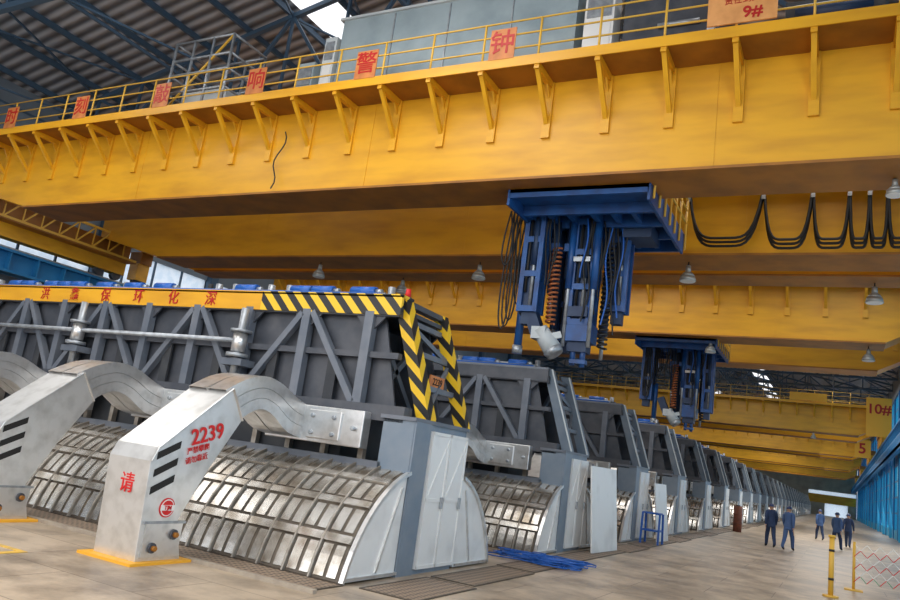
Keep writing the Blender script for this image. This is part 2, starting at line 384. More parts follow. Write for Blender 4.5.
b.cyl((XW,PY-.68,4.38),(-6.9,PY-.68,4.38),.035,'steel',8); b.cyl((XW,PY-.8,4.36),(-6.9,PY-.8,4.36),.022,'bluep',8)
b.obj('top_equipment',pot,O)
b=MB()
b.box(-6.35,XE,PY-1.0,PY+.85,0,2.33,'cab')
b.box(-6.4,XE+.03,PY-1.03,PY+.88,2.3,2.36,'frame')
b.box(XE,XE+.03,PY-.99,PY-.5,0,2.3,'cab')
b.obj('end_cabinet',pot,O)
def door(y0,y1):
    b=MB(); b.box(XE,XE+.045,y0,y1,.08,2.2,'white')
    for z in (.08,1.1,2.15): b.box(XE+.045,XE+.06,y0,y1,z,z+.05,'white')
    b.box(XE+.045,XE+.06,y0,y0+.04,.08,2.2,'white'); b.box(XE+.045,XE+.06,y1-.04,y1,.08,2.2,'white')
    b.beam((XE+.05,y0+.03,1.12),(XE+.05,y1-.03,2.1),.02,.02,'white')
    d=b.obj('door',pot,(XE,y0,.08))
    h=MB(); h.box(XE+.06,XE+.1,y1-.12,y1-.08,1.0,1.18,'steel'); h.obj('door_handle',d,(XE,y0,.08)); return d
door(PY-.44,PY+.18); door(PY+.2,PY+.84)
hood_end(-1,XE-.0,'white').obj('hood_end_plate',pot,O); hood_end(1,XE-.0).obj('hood_end_plate',pot,O)
b=MB(); xx=XE-.05-.46
while xx>XW: hood_panel_mesh(1,xx,.46,b=b); xx-=.46
b.obj('side_hood',pot,O)
def legs(m,pot_parent,name):
    for s in (-1,1):
        b=MB(); y0=ey(s,2.36); y1=ey(s,4.3); w_=.13 if s<0 else (.085 if m=='haz' else .12)
        b.add([(XE-.22,y0-w_,2.36),(XE-.22,y0+w_,2.36),(XE+.02,y0+w_,2.36),(XE+.02,y0-w_,2.36),
               (-6.60,y1-w_,4.3),(-6.60,y1+w_,4.3),(-6.38,y1+w_,4.3),(-6.38,y1-w_,4.3)],
              [(0,1,2,3),(7,6,5,4),(0,4,5,1),(1,5,6,2),(2,6,7,3),(3,7,4,0)],m)
        if m!='haz': b.beam((XE+.03,y0-w_,2.36),(-6.37,y1-w_,4.3),.025,.035,'lgrey')
        b.obj(name,pot_parent,O)
def arm(parent,xr):
    xl=xr-.78; 
    a=empty('busbar_riser',(xr-.44,7.4,0)); a.parent=parent; a.location=Vector((xr-.44,7.4,0))-parent_world(parent)
    Oa=(xr-.44,7.4,0)
    b=MB()
    poly=[(7.0,.03),(6.92,1.28),(7.0,1.46),(8.12,2.38),(8.42,1.94),(7.95,1.22),(7.58,.55),(7.74,.03)]
    b.prism(poly,'x',xl,xr,'armw')
    for (p,q) in zip(poly[1:4],poly[2:5]): b.beam((xr+.008,*p),(xr+.008,*q),.02,.05,'alu',up=(1,0,0))
    b.obj('riser_casing',a,Oa,bevel=.02)
    for k in range(3):
        z=.86+k*.22
        b=MB(); b.prism([(7.01,z),(7.36,z+.17),(7.36,z+.265),(7.01,z+.095)],'x',xr-.005,xr+.008,'slot'); b.obj('slot',a,(xr,7.2,z))
    b=MB(); b.box(xr,xr+.02,7.05,7.66,.08,.5,'alu')
    b.box(xr-.02,xr+.03,7.0,7.7,.5,.53,'steel')
    b.obj('bolt_plate',a,Oa)
    for (y,z) in ((7.2,.2),(7.52,.36)):
        b=MB(); b.cyl((xr+.02,y,z),(xr+.05,y,z),.065,'dark',14); b.cyl((xr+.05,y,z),(xr+.1,y,z),.035,'yeld',6); b.obj('bolt',a,(xr,y,z))
    b=MB(); b.box(xl-.12,xr+.1,6.85,7.95,0,.035,'plateyel'); b.obj('base_plate',a,Oa)
    b=MB(); N=16
    top=[(8.0,2.34),(8.4,2.56),(8.8,2.66),(9.2,2.60),(9.6,2.44),(9.97,2.33)]
    bot=[(8.35,1.86),(8.5,2.03),(8.8,2.16),(9.1,2.10),(9.5,1.88),(9.97,1.80)]
    def interp(P,t):
        f_=t*(len(P)-1); i=min(int(f_),len(P)-2); u=f_-i
        p0=P[max(i-1,0)];p1=P[i];p2=P[i+1];p3=P[min(i+2,len(P)-1)]
        return tuple(.5*((2*p1[k])+(-p0[k]+p2[k])*u+(2*p0[k]-5*p1[k]+4*p2[k]-p3[k])*u*u+(-p0[k]+3*p1[k]-3*p2[k]+p3[k])*u**3) for k in(0,1))
    L=[(0,.35),(.362,.66),(.672,1)]
    for (f0,f1) in L:
        rows=[]
        for i in range(N+1):
            t=i/N; A=interp(top,t);B=interp(bot,t)
            rows.append(((A[0]+(B[0]-A[0])*f0,A[1]+(B[1]-A[1])*f0),(A[0]+(B[0]-A[0])*f1,A[1]+(B[1]-A[1])*f1)))
        for (xa,xb) in ((xl+.02,xl+.375),(xr-.375,xr-.02)):
            for i in range(N):
                (a0,b0),(a1,b1)=rows[i],rows[i+1]
                vs=[(xa,*a0),(xb,*a0),(xb,*b0),(xa,*b0),(xa,*a1),(xb,*a1),(xb,*b1),(xa,*b1)]
                b.add(vs,[(0,4,5,1),(1,5,6,2),(2,6,7,3),(3,7,4,0)],'alu')
    b.obj('flexible_busbar_arch',a,Oa)
    b=MB(); b.box(xl,xr+1.15,9.86,10.08,1.78,2.36,'alu'); b.box(xr+.1,xr+.75,9.82,9.87,1.84,2.3,'alu')
    for (x_,z_) in ((xr+.2,1.93),(xr+.2,2.2),(xr+.62,1.93),(xr+.62,2.2),(xr+1.0,2.07)): b.cyl((x_,9.78,z_),(x_,9.87,z_),.04,'steel',8)
    b.obj('clamp_block',a,Oa,bevel=.015)
    return a
def band(m,x0,x1,name):
    b=MB(); b.box(x0,x1,PY-.98,PY-.92,3.97,4.3,m); b.box(x0,x1,PY-.98,PY-.6,4.27,4.32,m); return b.obj(name,pot,O)
arms=[arm(pot,-7.75-3.3*i) for i in range(4)]
legs('legs',pot,'end_leg')
b=MB(); b.box(XW,-6.42,PY-.98,PY-.92,3.97,4.3,'dark'); b.box(XW,-6.42,PY-.99,PY-.6,4.27,4.32,'frame'); b.obj('top_beam',pot,O)
b=MB(); xx=XE-.05-.46
while xx>XW: hood_panel_mesh(-1,xx,.46,b=b); xx-=.46
fh=b.obj('side_hood',pot,O)
NP=28
for i in range(1,NP):
    n=copy_tree(pot,(0,PITCH*i,0), skip=('top_equipment','slot','bolt','door_handle') if i>7 else ())
    n['label']="aluminium smelting pot with blue-grey end frame and pale doors"
for o in [c for c in pot.children if c.name.split('.')[0] in('end_leg','top_beam')]+[fh]:
    bpy.data.objects.remove(o)
legs('haz',pot,'end_leg')
band('yel',XW,-9.35,'name_band'); band('haz',-9.35,-6.36,'hazard_band')
b=MB(); b.box(-6.58,-6.40,PY-.9,PY+.68,4.2,4.29,'dark'); b.obj('end_top_beam',pot,O)
pm=hood_panel_mesh(-1,XE-.05-.46,.46)
hp=pm.obj('hood_panel',pot,(XE-.05-.46,PY-1.6,0))
for i in range(1,36):
    n=hp.copy(); COL.objects.link(n); n.location=Vector(hp.location)+Vector((-.46*i,0,0))
for i,ch in enumerate("洪鑫保环化深"):
    text(ch,.30,(-15.6+i*1.0,PY-.99,4.13),'-y','redsign',pot,bold=.006)
b=MB(); b.box(-6.12,-6.09,PY-.15,PY+.35,2.93,3.14,'orange'); npl=b.obj('number_plate',pot,(-6.1,PY,3))
text('2239',.17,(-6.085,PY+.1,3.035),'+x','slot',npl)
b=MB(); b.cyl((-6.5,PY-.6,4.3),(-6.5,PY-.6,4.36),.07,'dark',12); b.cyl((-6.5,PY-.6,4.36),(-6.5,PY-.6,4.5),.055,'red',12,.04); b.obj('beacon_lamp',pot,(-6.5,PY-.6,4.3))
for x_ in (-9.55,-14.0,-18.4):
    b=MB(); b.cyl((x_,PY-1.12,2.6),(x_,PY-1.12,3.95),.07,'steel'); b.cyl((x_,PY-1.12,3.15),(x_,PY-1.12,3.5),.13,'alu'); b.cyl((x_,PY-1.12,3.5),(x_,PY-1.12,3.55),.2,'steel'); b.cyl((x_,PY-1.12,3.05),(x_,PY-1.12,3.12),.2,'steel'); b.box(x_-.25,x_+.25,PY-1.25,PY-.9,2.9,3.02,'frame')
    b.obj('lifting_jack',pot,(x_,PY-1.1,2.6))
b=MB(); b.cyl((-22,PY-1.12,3.36),(-9.6,PY-1.12,3.36),.045,'steel'); b.obj('drive_shaft',pot,O)
a0=arms[0]; xr=-7.75
text('2239',.30,(xr+.014,7.80,1.69),'+x','red',a0,tilt=.27,bold=.015)
text('严禁攀爬',.10,(xr+.014,7.68,1.48),'+x','red',a0,tilt=.27)
text('请勿靠近',.10,(xr+.014,7.68,1.35),'+x','red',a0,tilt=.27)
text('请',.27,(xr-.36,6.935,.95),'-y','red',a0,bold=.01)
b=MB(); b.cyl((xr,7.34,.70),(xr+.012,7.34,.70),.125,'red',28); lg=b.obj('emblem',a0,(xr,7.34,.70))
b=MB(); b.cyl((xr+.012,7.34,.70),(xr+.016,7.34,.70),.108,'whitep',28); b.cyl((xr+.016,7.34,.70),(xr+.02,7.34,.70),.094,'red',28); b.box(xr+.018,xr+.023,7.225,7.455,.665,.735,'whitep'); b.obj('emblem_ring',lg,(xr,7.34,.70))
text('TJM',.075,(xr+.027,7.34,.70),'+x','red',lg,bold=.02)
# ------------------------------------------------------------------ cranes
def girder(root,y0,wide=1.4,walk=True,zb=8.35):
    b=MB()
    poly=[(-29.5,10.75),(-29.5,9.3),(-25.5,zb),(1.5,zb),(3.3,9.3),(3.3,10.75)]
    b.prism(poly,'y',y0,y0+wide,'yel')
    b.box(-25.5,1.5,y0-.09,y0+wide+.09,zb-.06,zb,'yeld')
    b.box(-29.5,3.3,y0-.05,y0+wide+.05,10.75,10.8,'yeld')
    for x_ in (-20,-11.3,-2.6): b.box(x_,x_+.18,y0-.012,y0,zb,10.7,'yel')
    g=b.obj('girder',root,root.location)
    if walk:
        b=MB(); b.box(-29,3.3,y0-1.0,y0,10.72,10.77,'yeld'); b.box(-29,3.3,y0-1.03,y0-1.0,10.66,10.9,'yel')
        b.obj('walkway',root,root.location)
        xs=[-28.6+1.4*i for i in range(23)]
        bb=MB(); x_=xs[0]
        bb.beam((x_,y0-.97,10.66),(x_,y0-.02,9.65),.10,.10,'yel',up=(1,0,0)); bb.box(x_-.10,x_+.10,y0-.07,y0,9.3,10.7,'yel'); bb.box(x_-.06,x_+.06,y0-1,y0,10.56,10.72,'yel')
        bb.prism([(y0-.3,10.6),(y0,10.6),(y0,10.2)],'x',x_-.02,x_+.02,'yel')
        k0=bb.obj('bracket',root,(x_,y0,9.3))
        for x_ in xs[1:]:
            n=k0.copy(); COL.objects.link(n); n.location=k0.location+Vector((x_-xs[0],0,0))
        b=MB()
        for z in (11.15,11.5,11.85): b.cyl((-29,y0-.98,z),(3.3,y0-.98,z),.022,'rail',6)
        for x_ in xs: b.cyl((x_,y0-.98,10.77),(x_,y0-.98,11.85),.028,'rail',6)
        b.obj('railing',root,root.location)
    return g
def end_carriage(root,y0,y1,x):
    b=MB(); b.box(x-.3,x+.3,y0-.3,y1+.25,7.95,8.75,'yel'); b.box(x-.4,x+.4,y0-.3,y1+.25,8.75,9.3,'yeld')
    for y in ((y0,y0+.9,y1-.9,y1) if y1-y0>3 else (y0,)): b.cyl((x-.12,y,7.9),(x+.12,y,7.9),.24,'dark',14)
    y=y0-.3
    if x<0 and y1-y0>3:
        while y<y1-.5:
            b.beam((x+.9,y,8.6),(x+.9,y+.8,9.5),.06,.06,'rail'); b.beam((x+.9,y+.8,8.6),(x+.9,y+.8,9.5),.05,.05,'rail'); y+=.8
        b.box(x+.85,x+.95,y0-.3,y1+.25,9.45,9.55,'rail'); b.box(x+.85,x+.95,y0-.3,y1+.25,8.55,8.65,'rail'); b.box(x+.3,x+.95,y0-.3,y1+.25,8.5,8.56,'yeld')
    b.obj('end_carriage',root,root.location)
def lamp(root,x,y,z=8.3,name='crane_lamp',k=1.):
    b=MB(); b.cyl((x,y,z),(x,y,z-.12*k),.02,'black',6); b.cyl((x,y,z-.12*k),(x,y,z-.3*k),.07*k,'lampg',12,.08*k)
    prof=[(.08,-.3),(.13,-.34),(.2,-.44),(.24,-.58)]
    for i in range(3):
        b.cyl((x,y,z+prof[i][1]*k),(x,y,z+prof[i+1][1]*k),prof[i][0]*k,'lampg',16,prof[i+1][0]*k)
    b.cyl((x,y,z-.585*k),(x,y,z-.6*k),.22*k,'whitep',16)
    return b.obj(name,root,(x,y,z))
def helix(c,r,z0,z1,turns,n=10):
    out=[];N=int(turns*n)
    for i in range(N+1):
        t=2*math.pi*i/n; out.append((c[0]+r*math.cos(t),c[1]+r*math.sin(t),z0+(z1-z0)*i/N))
    return out
def trolley(root,y0,dx=0,small=False):
    dy=y0-14.9
    T=empty('tool_trolley',(-5.5,17.4+dy,8.2)); T.parent=root; T.location=T.location-Vector(root.location); Ot=(-5.5,17.4+dy,8.2)
    def Y(v): return v+dy
    xe=-3.85 if not small else -4.5
    xs0=-7.15 if not small else -7.9
    b=MB()
    b.box(xs0,xe,Y(16.35),Y(19.45),8.38,8.46,'blue')
    for x_ in (-7.15,-6.6,-6.1,-5.5,-5.0,-4.5,-3.95):
        if x_<xe: b.box(x_,x_+.12,Y(16.35),Y(19.45),8.02,8.38,'blue')
    for y_ in (15.4,16.3,17.3,18.3,19.35): b.box(xs0,xe+.02,Y(y_),Y(y_)+.1,7.95 if y_>16 else 8.08,8.3,'blue')
    b.box(xs0,xe,Y(15.4),Y(16.4),8.2,8.3,'blue')
    b.box(xe,xe+.06,Y(15.4),Y(19.45),7.9,8.46,'blue'); b.box(xs0-.05,xs0+.01,Y(15.4),Y(19.45),7.9,8.46,'blue')
    b.obj('trolley_platform',T,Ot)
    b=MB()
    for z in (8.75,9.1,9.4): b.cyl((xe+.1,Y(15.6),z),(xe+.1,Y(19.4),z),.03,'rail',6)
    for y_ in (15.6,16.2,16.8,17.4,18.0,18.6,19.4): b.cyl((xe+.1,Y(y_),8.0),(xe+.1,Y(y_),9.4),.03,'rail',6)
    b.obj('trolley_railing',T,Ot)
    def mast(cx,cy,w,z0,z1,name):
        b=MB()
        for sx in(-1,1):
            for sy in(-1,1): b.box(cx+sx*w/2-.06,cx+sx*w/2+.06,cy+sy*w/2-.05,cy+sy*w/2+.05,z0,z1,'blue')
        for z in (z0,z0+.9,z0+1.8,z1-.15):
            b.box(cx-w/2,cx+w/2,cy-w/2-.06,cy+w/2+.06,z,z+.15,'blue')
        b.box(cx-w*.36,cx+w*.36,cy-w*.38,cy+w*.40,z0-.3,z1,'blued')
        b.cyl((cx+.06,cy-w*.5,z0),(cx+.06,cy-w*.5,z1),.045,'steel',8)
        b.cyl((cx+.06,cy-w*.52,z0+1.2),(cx+.06,cy-w*.52,z1),.08,'blued',10)
        b.cyl((cx-.1,cy-w*.52,z0+.5),(cx-.1,cy-w*.52,z1),.035,'black',8)
        return b.obj(name,T,Ot)
    mast(-5.75,Y(17.5),.5,5.4,8.15,'mast'); mast(-6.95 if not small else -7.6,Y(17.0),.42,5.6,8.15,'mast'); mast(-6.5,Y(18.6),.4,5.2,8.15,'mast')
    mast(-5.0,Y(18.0 if not small else 17.6),.36,5.9 if not small else 5.3,8.15,'mast')
    b=MB()
    b.box(-6.1,-5.4,Y(17.2),Y(17.8),5.0,5.45,'blue'); b.box(-6.0,-5.5,Y(17.3),Y(17.7),4.75,5.05,'blued')
    for sx in(-1,1): b.cyl((-5.75+sx*.32,Y(17.2),4.85),(-5.75+sx*.32,Y(17.2),7.9),.05,'steel',10); b.cyl((-5.75+sx*.32,Y(17.2),6.3),(-5.75+sx*.32,Y(17.2),8.1),.09,'blue',10)
    b.cyl((-5.85,Y(17.4),4.42),(-5.85,Y(17.4),5.0),.07,'blue',10); b.cyl((-5.6,Y(17.4),4.38),(-5.6,Y(17.4),5.0),.07,'blue',10); b.box(-5.9,-5.5,Y(17.3),Y(17.5),4.46,4.56,'blue')
    b.box(-6.0,-5.5,Y(17.12),Y(17.2),5.6,5.85,'blued'); b.box(-5.98,-5.55,Y(17.1),Y(17.2),7.0,7.12,'steel')
    b.obj('anode_wrench',T,Ot)
    b=MB()
    b.beam((-6.95,Y(17.0),5.75),(-6.62,Y(17.0),5.0),.34,.3,'blued'); b.cyl((-6.62,Y(17.0),5.2),(-6.25,Y(17.05),4.72),.2,'lgrey',14,.24); b.box(-6.78,-6.42,Y(16.82),Y(17.15),4.95,5.25,'lgrey'); b.cyl((-6.25,Y(17.05),4.72),(-6.16,Y(17.05),4.6),.26,'steel',14,.2); b.beam((-6.4,Y(16.95),5.0),(-6.1,Y(17.1),5.12),.1,.16,'lgrey')
    b.obj('crust_breaker',T,Ot)
    b=MB(); b.cyl((-7.3,Y(17.2),5.6),(-7.3,Y(17.2),8.1),.06,'blued',8); b.cyl((-7.25,Y(17.2),4.75),(-7.25,Y(17.2),6.4),.11,'blue',8); b.cyl((-7.25,Y(17.2),4.6),(-7.25,Y(17.2),4.8),.14,'steel',8)
    b.cyl((-6.3,Y(18),5.2),(-6.3,Y(18),8.1),.14,'blued',10); b.obj('hydraulic_cylinder',T,Ot)
    for (cx,cy,z0) in ((-5.35,18.1,5.3),(-6.6,17.9,5.4),(-7.5,18.0,6.4),(-6.15,17.8,5.8),(-6.55,17.3,6.2),(-6.15,17.35,6.6)):
        b=MB(); b.cyl((cx,Y(cy),z0),(cx,Y(cy),8.1),.11,'blued',10); b.cyl((cx,Y(cy),z0-.6),(cx,Y(cy),z0+.1),.05,'steel',8); b.box(cx-.14,cx+.14,Y(cy)-.14,Y(cy)+.14,7.3,7.5,'blue'); b.obj('hydraulic_cylinder',T,Ot)
    b=MB(); b.tube(helix((-6.38,Y(17.0)),.11,5.35,7.3,17),.03,'brown',5); b.obj('coiled_hose',T,Ot)
    b=MB(); b.tube(helix((-5.2,Y(17.6)),.11,4.9,7.6,22),.032,'black',5); b.obj('coiled_hose',T,Ot)
    for k in range(9):
        b=MB(); x_=-7.6+.06*k; dz=random.uniform(4.9,7.0)
        pts=[(x_+.13*math.sin(t*6.28),Y(16.6+.07*k),8.2-(8.2-dz)*math.sin(t*3.14)) for t in [i/14 for i in range(15)]]
        b.tube(pts,.022,'black',5); b.obj('hose_loop',T,(x_,Y(16.6),8.2))
    for k in range(14):
        b=MB(); x_=-5.7+.065*k
        pts=[(x_+.06*math.sin(i*.7+k),Y(17.05+.04*k),8.1-.22*i) for i in range(8+(k*5)%7)]
        b.tube(pts,.022,'bluep' if k%4==0 else 'black',5); b.obj('hydraulic_hose',T,(x_,Y(17.2),8.1))
    for k in range(7):
        b=MB(); x_=-6.85+.08*k
        pts=[(x_+.05*math.sin(i*.6+k),Y(16.83),8.1-.2*i) for i in range(7+(k*3)%6)]
        b.tube(pts,.02,'black',5); b.obj('hydraulic_hose',T,(x_,Y(16.85),8.1))
    b=MB(); b.box(-6.7,-5.3,Y(17.9),Y(19.1),7.5,8.1,'blued'); b.obj('drive_unit',T,Ot)
    if not small:
        b=MB(); b.box(-4.9,-4.2,Y(17.5),Y(18.4),7.75,8.1,'blued'); b.obj('drive_unit',T,Ot)
    T.location.x+=dx
    return T
def crane(y0,gauge,trol,label,dx=0,walk2=False,small=False):
    root=empty('overhead_crane',(-13,y0,8.35),label=label,category='overhead crane',group='overhead travelling cranes')
    girder(root,y0); girder(root,y0+gauge,walk=walk2)
    end_carriage(root,y0,y0+gauge+1.4,-29.85); end_carriage(root,y0,y0+gauge+1.4,3.55)
    if trol: trolley(root,y0,dx,small)
    return root
c1=crane(14.9,6.0,True,"yellow twin-girder crane with blue tool trolley and grey electrical house")
R=c1.location
b=MB(); b.box(-12.6,-5.7,14.75,16.2,10.85,13.35,'grey'); b.box(-12.7,-5.6,14.68,16.3,13.35,13.42,'lgrey')
for x_ in (-10.9,-9.2,-7.4): b.box(x_,x_+.03,14.72,14.75,10.9,13.3,'steel')
b.obj('electrical_house',c1,R)
def cabinet(x0,x1,z1,m='lgrey'):
    b=MB(); b.box(x0,x1,14.75,15.3,10.85,z1,m); b.box(x0+.06,x1-.06,14.72,14.75,z1-.7,z1-.15,'steel'); b.box(x0+.06,x1-.06,14.73,14.75,11.0,z1-.85,'white'); b.obj('electrical_cabinet',c1,((x0+x1)/2,15,10.85))
cabinet(-13.15,-12.75,12.9); cabinet(-5.5,-4.8,12.9,'white'); cabinet(-14.0,-13.4,12.2,'grey')
b=MB(); b.box(-4.6,-2.75,14.9,15.8,10.85,12.6,'dark'); b.cyl((-3.3,15.3,12.4),(-3.3,15.3,13.2),.15,'steel'); b.cyl((-3.8,14.85,11.8),(-2.9,14.85,11.8),.06,'steel'); b.obj('hydraulic_unit',c1,R)
b=MB(); b.box(-1.2,.6,15,16,10.85,12.0,'dark2'); b.cyl((-1.0,14.9,11.6),(.4,14.9,11.6),.2,'blued'); b.obj('drive_motor',c1,R)
def cage(x0,x1,z1):
    b=MB(); n=max(2,int((x1-x0)/.7))
    for i in range(n+1):
        x_=x0+(x1-x0)*i/n
        for y_ in (14.2,15.6): b.cyl((x_,y_,10.8),(x_,y_,z1),.045,'steel',6)
    for z in (11.5,12.1,12.6,z1):
        for y_ in (14.2,15.6): b.cyl((x0,y_,z),(x1,y_,z),.04,'steel',6)
        for x_ in (x0,x1): b.cyl((x_,14.2,z),(x_,15.6,z),.04,'steel',6)
    b.beam((x0,14.2,10.9),(x1,14.2,z1),.05,.05,'rail')
    b.box(x0+.3,x1-.3,14.6,15.4,10.85,11.7,'lgrey')
    b.obj('pump_frame',c1,((x0+x1)/2,15.5,10.8))
cage(-18.6,-16.2,13.2)
b=MB(); 
for x_ in (-28.6+1.4*i for i in range(23)): b.cyl((x_,16.3,10.8),(x_,16.3,12),.025,'rail',6)
for z in (11.4,12): b.cyl((-29,16.3,z),(3.3,16.3,z),.025,'rail',6)
b.obj('railing',c1,R)
for ch,x_ in zip("时刻敲响警钟",(-25.85,-22.1,-18.35,-14.6,-10.9,-7.1)):
    b=MB(); b.box(x_-.32,x_+.32,13.86,13.88,10.88,11.66,'orange'); s=b.obj('sign',c1,(x_,13.87,11.25)); text(ch,.64,(x_,13.855,11.27),'-y','redsign',s,bold=.008)
b=MB(); b.box(-2.55,-1.25,13.82,13.86,10.93,12.0,'paleor'); s=b.obj('sign',c1,(-1.9,13.84,11.3))
text('9#',.34,(-1.7,13.81,11.13),'-y','redsign',s,bold=.02); text('多功能天车',.17,(-1.9,13.81,11.82),'-y','redsign',s); text('安全生产',.17,(-1.9,13.81,11.62),'-y','redsign',s); text('责任到人',.17,(-1.9,13.81,11.42),'-y','redsign',s)
b=MB(); b.box(-4.6,3.3,20.35,20.5,10.1,10.22,'steel'); b.box(-4.6,3.3,20.5,20.9,10.14,10.18,'steel'); b.obj('festoon_track',c1,R)
sup=[-3.9,-1.95,-.75,.1,.55,.95,1.45]
for i in range(len(sup)-1):
    for k in range(3):
        a,c=sup[i],sup[i+1]; dep=1.62 if i else 1.55; b=MB(); pts=[]
        for j in range(17):
            t=j/16; u=2*t-1
            x_=(a+c)/2+(c-a)/2*math.copysign(abs(u)**(.8 if (c-a)>.9 else .6),u); z=10.05-dep*(1-u**4)*(.92+.06*k)
            pts.append((x_,20.32+.07*k,z))
        b.tube(pts,.038,'black',6); b.obj('festoon_cable',c1,((a+c)/2,20.35,10.05))
for s_ in sup:
    b=MB(); b.box(s_-.09,s_+.09,20.28,20.5,9.98,10.14,'lgrey'); b.box(s_-.05,s_+.05,20.26,20.3,9.7,10.05,'steel'); b.obj('cable_clamp',c1,(s_,20.3,10))
for x_ in (-17.4,-10.75,-4.0): lamp(c1,x_,21.5)
lamp(c1,.85,15.8,8.35,k=.7)
b=MB(); pts=[(-14+.12*math.sin(i*.9)-.02*i,14.75,10.1-.17*i) for i in range(11)]
b.tube(pts,.02,'black',5); b.obj('hanging_cable',c1,R)
c2=empty('overhead_crane',(-13,23.0,8.35),label="slim yellow overhead crane girder with hanging bell lamps",category='overhead crane',group='overhead travelling cranes')
girder(c2,23.0,wide=1.0,walk=False); end_carriage(c2,23.5,23.6,-29.85); end_carriage(c2,23.5,23.6,3.55)
for x_ in (-15,-8,.8): lamp(c2,x_,23.6)
c3=crane(32.5,6.6,True,"yellow overhead crane with dark blue tool trolley over the pots",-.3,True,True)
for x_ in (-12,-5,.95): lamp(c3,x_,33.1)
c4=crane(74,6.5,False,"distant yellow overhead crane carrying an orange 10# sign",walk2=True)
b=MB(); b.box(2.0,3.9,72.85,72.9,8.3,11.6,'plateyel'); s=b.obj('sign',c4,(3,72.9,10)); text('10#',1.15,(2.95,72.83,10.6),'-y','redsign',s,bold=.02)
b=MB(); b.box(-4,-1,72.85,72.9,10.9,11.6,'plateyel'); b.obj('sign',c4,(-2.5,72.9,11))
lamp(c4,-2,73.5)
c5=crane(104,6.5,False,"distant yellow overhead crane with a small number sign",walk2=True)
b=MB(); b.box(1.7,3.4,102.85,102.9,8.3,10.4,'plateyel'); s=b.obj('sign',c5,(2.5,102.9,9)); text('5',1.7,(2.5,102.83,9.35),'-y','redsign',s,bold=.02)
c6=crane(140,6.5,False,"distant yellow overhead crane beneath blue roof trusses")
c7=crane(178,6.5,False,"distant yellow overhead crane beneath blue roof trusses")
# ------------------------------------------------------------------ floor items
def grating(x0,x1,y0,y1,lab="dark perforated steel floor grating set in the concrete"):
    b=MB(); b.box(x0,x1,y0,y1,0,.012,'gratep'); b.box(x0-.03,x1+.03,y0-.03,y0,0,.016,'grate'); b.box(x0-.03,x1+.03,y1,y1+.03,0,.016,'grate'); b.box(x0-.03,x0,y0,y1,0,.016,'grate'); b.box(x1,x1+.03,y0,y1,0,.016,'grate')
    return b.obj('floor_grating',None,((x0+x1)/2,(y0+y1)/2,0),label=lab,category='grating',group='floor gratings')
grating(-22,-5.75,7.98,8.66)
for i in range(0,14):
    y=8.75+PITCH*i+4.75
    grating(-9.2,-6.0,y+1.65,y+2.2)
    if i: grating(-5.55,-4.95,y-4.6,y-.1)
    grating(-5.55,-4.85,y,y+2.3)
grating(-5.5,-4.7,8.8,10.6)
grating(-5.5,-4.8,10.8,13.3)
b=MB(); b.box(-22,-8.9,6.2,6.28,0,.008,'yline'); b.box(-8.9,-8.8,5.2,6.28,0,.008,'yline'); b.obj('floor_marking',None,(-15,6.2,0),label="worn yellow painted line on the floor beside the pots",category="floor marking")
b=MB(); b.box(-23,-5.6,7.86,7.94,0,.05,'conc'); b.obj('floor_curb',None,(-14,7.9,0),label="low concrete curb along the grating",category="curb")
b=MB(); random.seed(5)
for k in range(34):
    cx,cy=-5.3+random.uniform(-.5,.5),15.1+random.uniform(-.3,.3); r=random.uniform(.12,.42); an=random.uniform(0,6.28); z=.03+.003*k
    w1=random.uniform(1.5,4); pts=[]
    for i in range(16):
        t=an+i*.36; rr=r*(1+.35*math.sin(w1*t)); pts.append((cx+rr*1.5*math.cos(t),cy+rr*math.sin(t),z+.012*math.sin(3*t)))
    b.tube(pts,.012,'bluep',5)
b.obj('hose_coil',None,(-5.4,15.2,0),label="tangle of thin blue hoses lying on the floor between pots",category="hose")
for i,(y_,h,wd) in enumerate(((18.6,2.1,2.0),(26.2,1.9,1.35))):
    b=MB(); b.add([(-5.25,y_,0.02),(-5.15,y_+wd,.02),(-5.35,y_+wd,h),(-5.45,y_,h),(-5.29,y_,0.02),(-5.19,y_+wd,.02),(-5.39,y_+wd,h),(-5.49,y_,h)],[(0,1,2,3),(7,6,5,4),(0,4,5,1),(1,5,6,2),(2,6,7,3),(3,7,4,0)],'white')
    b.obj('cover_panel',None,(-5.3,y_+.6,0),label="pale flat cover panel leaning against a pot",category="panel",group="leaning cover panels")
b=MB()
for x_ in (-5.5,-4.95):
    for y_ in (24.8,25.5): b.beam((x_,y_,0),(x_*.98-.11,25.15+(y_-25.15)*.7,.95),.06,.06,'bluep')
b.box(-5.52,-4.98,24.88,25.42,.93,.98,'bluep'); b.box(-5.5,-4.95,24.85,25.45,.4,.45,'bluep'); b.obj('step_stool',None,(-5.2,25.1,0),label="blue steel step stand beside a pot end",category="step stool")
b=MB(); b.cyl((-4.7,44,0),(-4.7,44,1.35),.22,'rust',20); b.cyl((-4.7,44,.42),(-4.7,44,.47),.24,'rust',20); b.cyl((-4.7,44,.88),(-4.7,44,.93),.24,'rust',20); b.cyl((-4.7,44,1.35),(-4.7,44,1.4),.1,'dark',12); b.obj('gas_tank',None,(-4.7,44,0),label="rust-red cylindrical tank standing near the pot row",category="tank")
b=MB(); b.cyl((-.08,19.1,0),(-.08,19.1,1.25),.055,'rail',14); b.cyl((-.08,19.1,0),(-.08,19.1,.04),.16,'rail',16); b.cyl((-.08,19.1,1.25),(-.08,19.1,1.3),.075,'rail',14); b.cyl((-.08,19.1,.95),(-.08,19.1,1.0),.06,'black',14); b.cyl((-.08,19.1,.35),(-.08,19.1,.4),.06,'black',14)
b.obj('barrier_post',None,(-.08,19.1,0),label="yellow steel post with a round foot on the walkway",category="post")
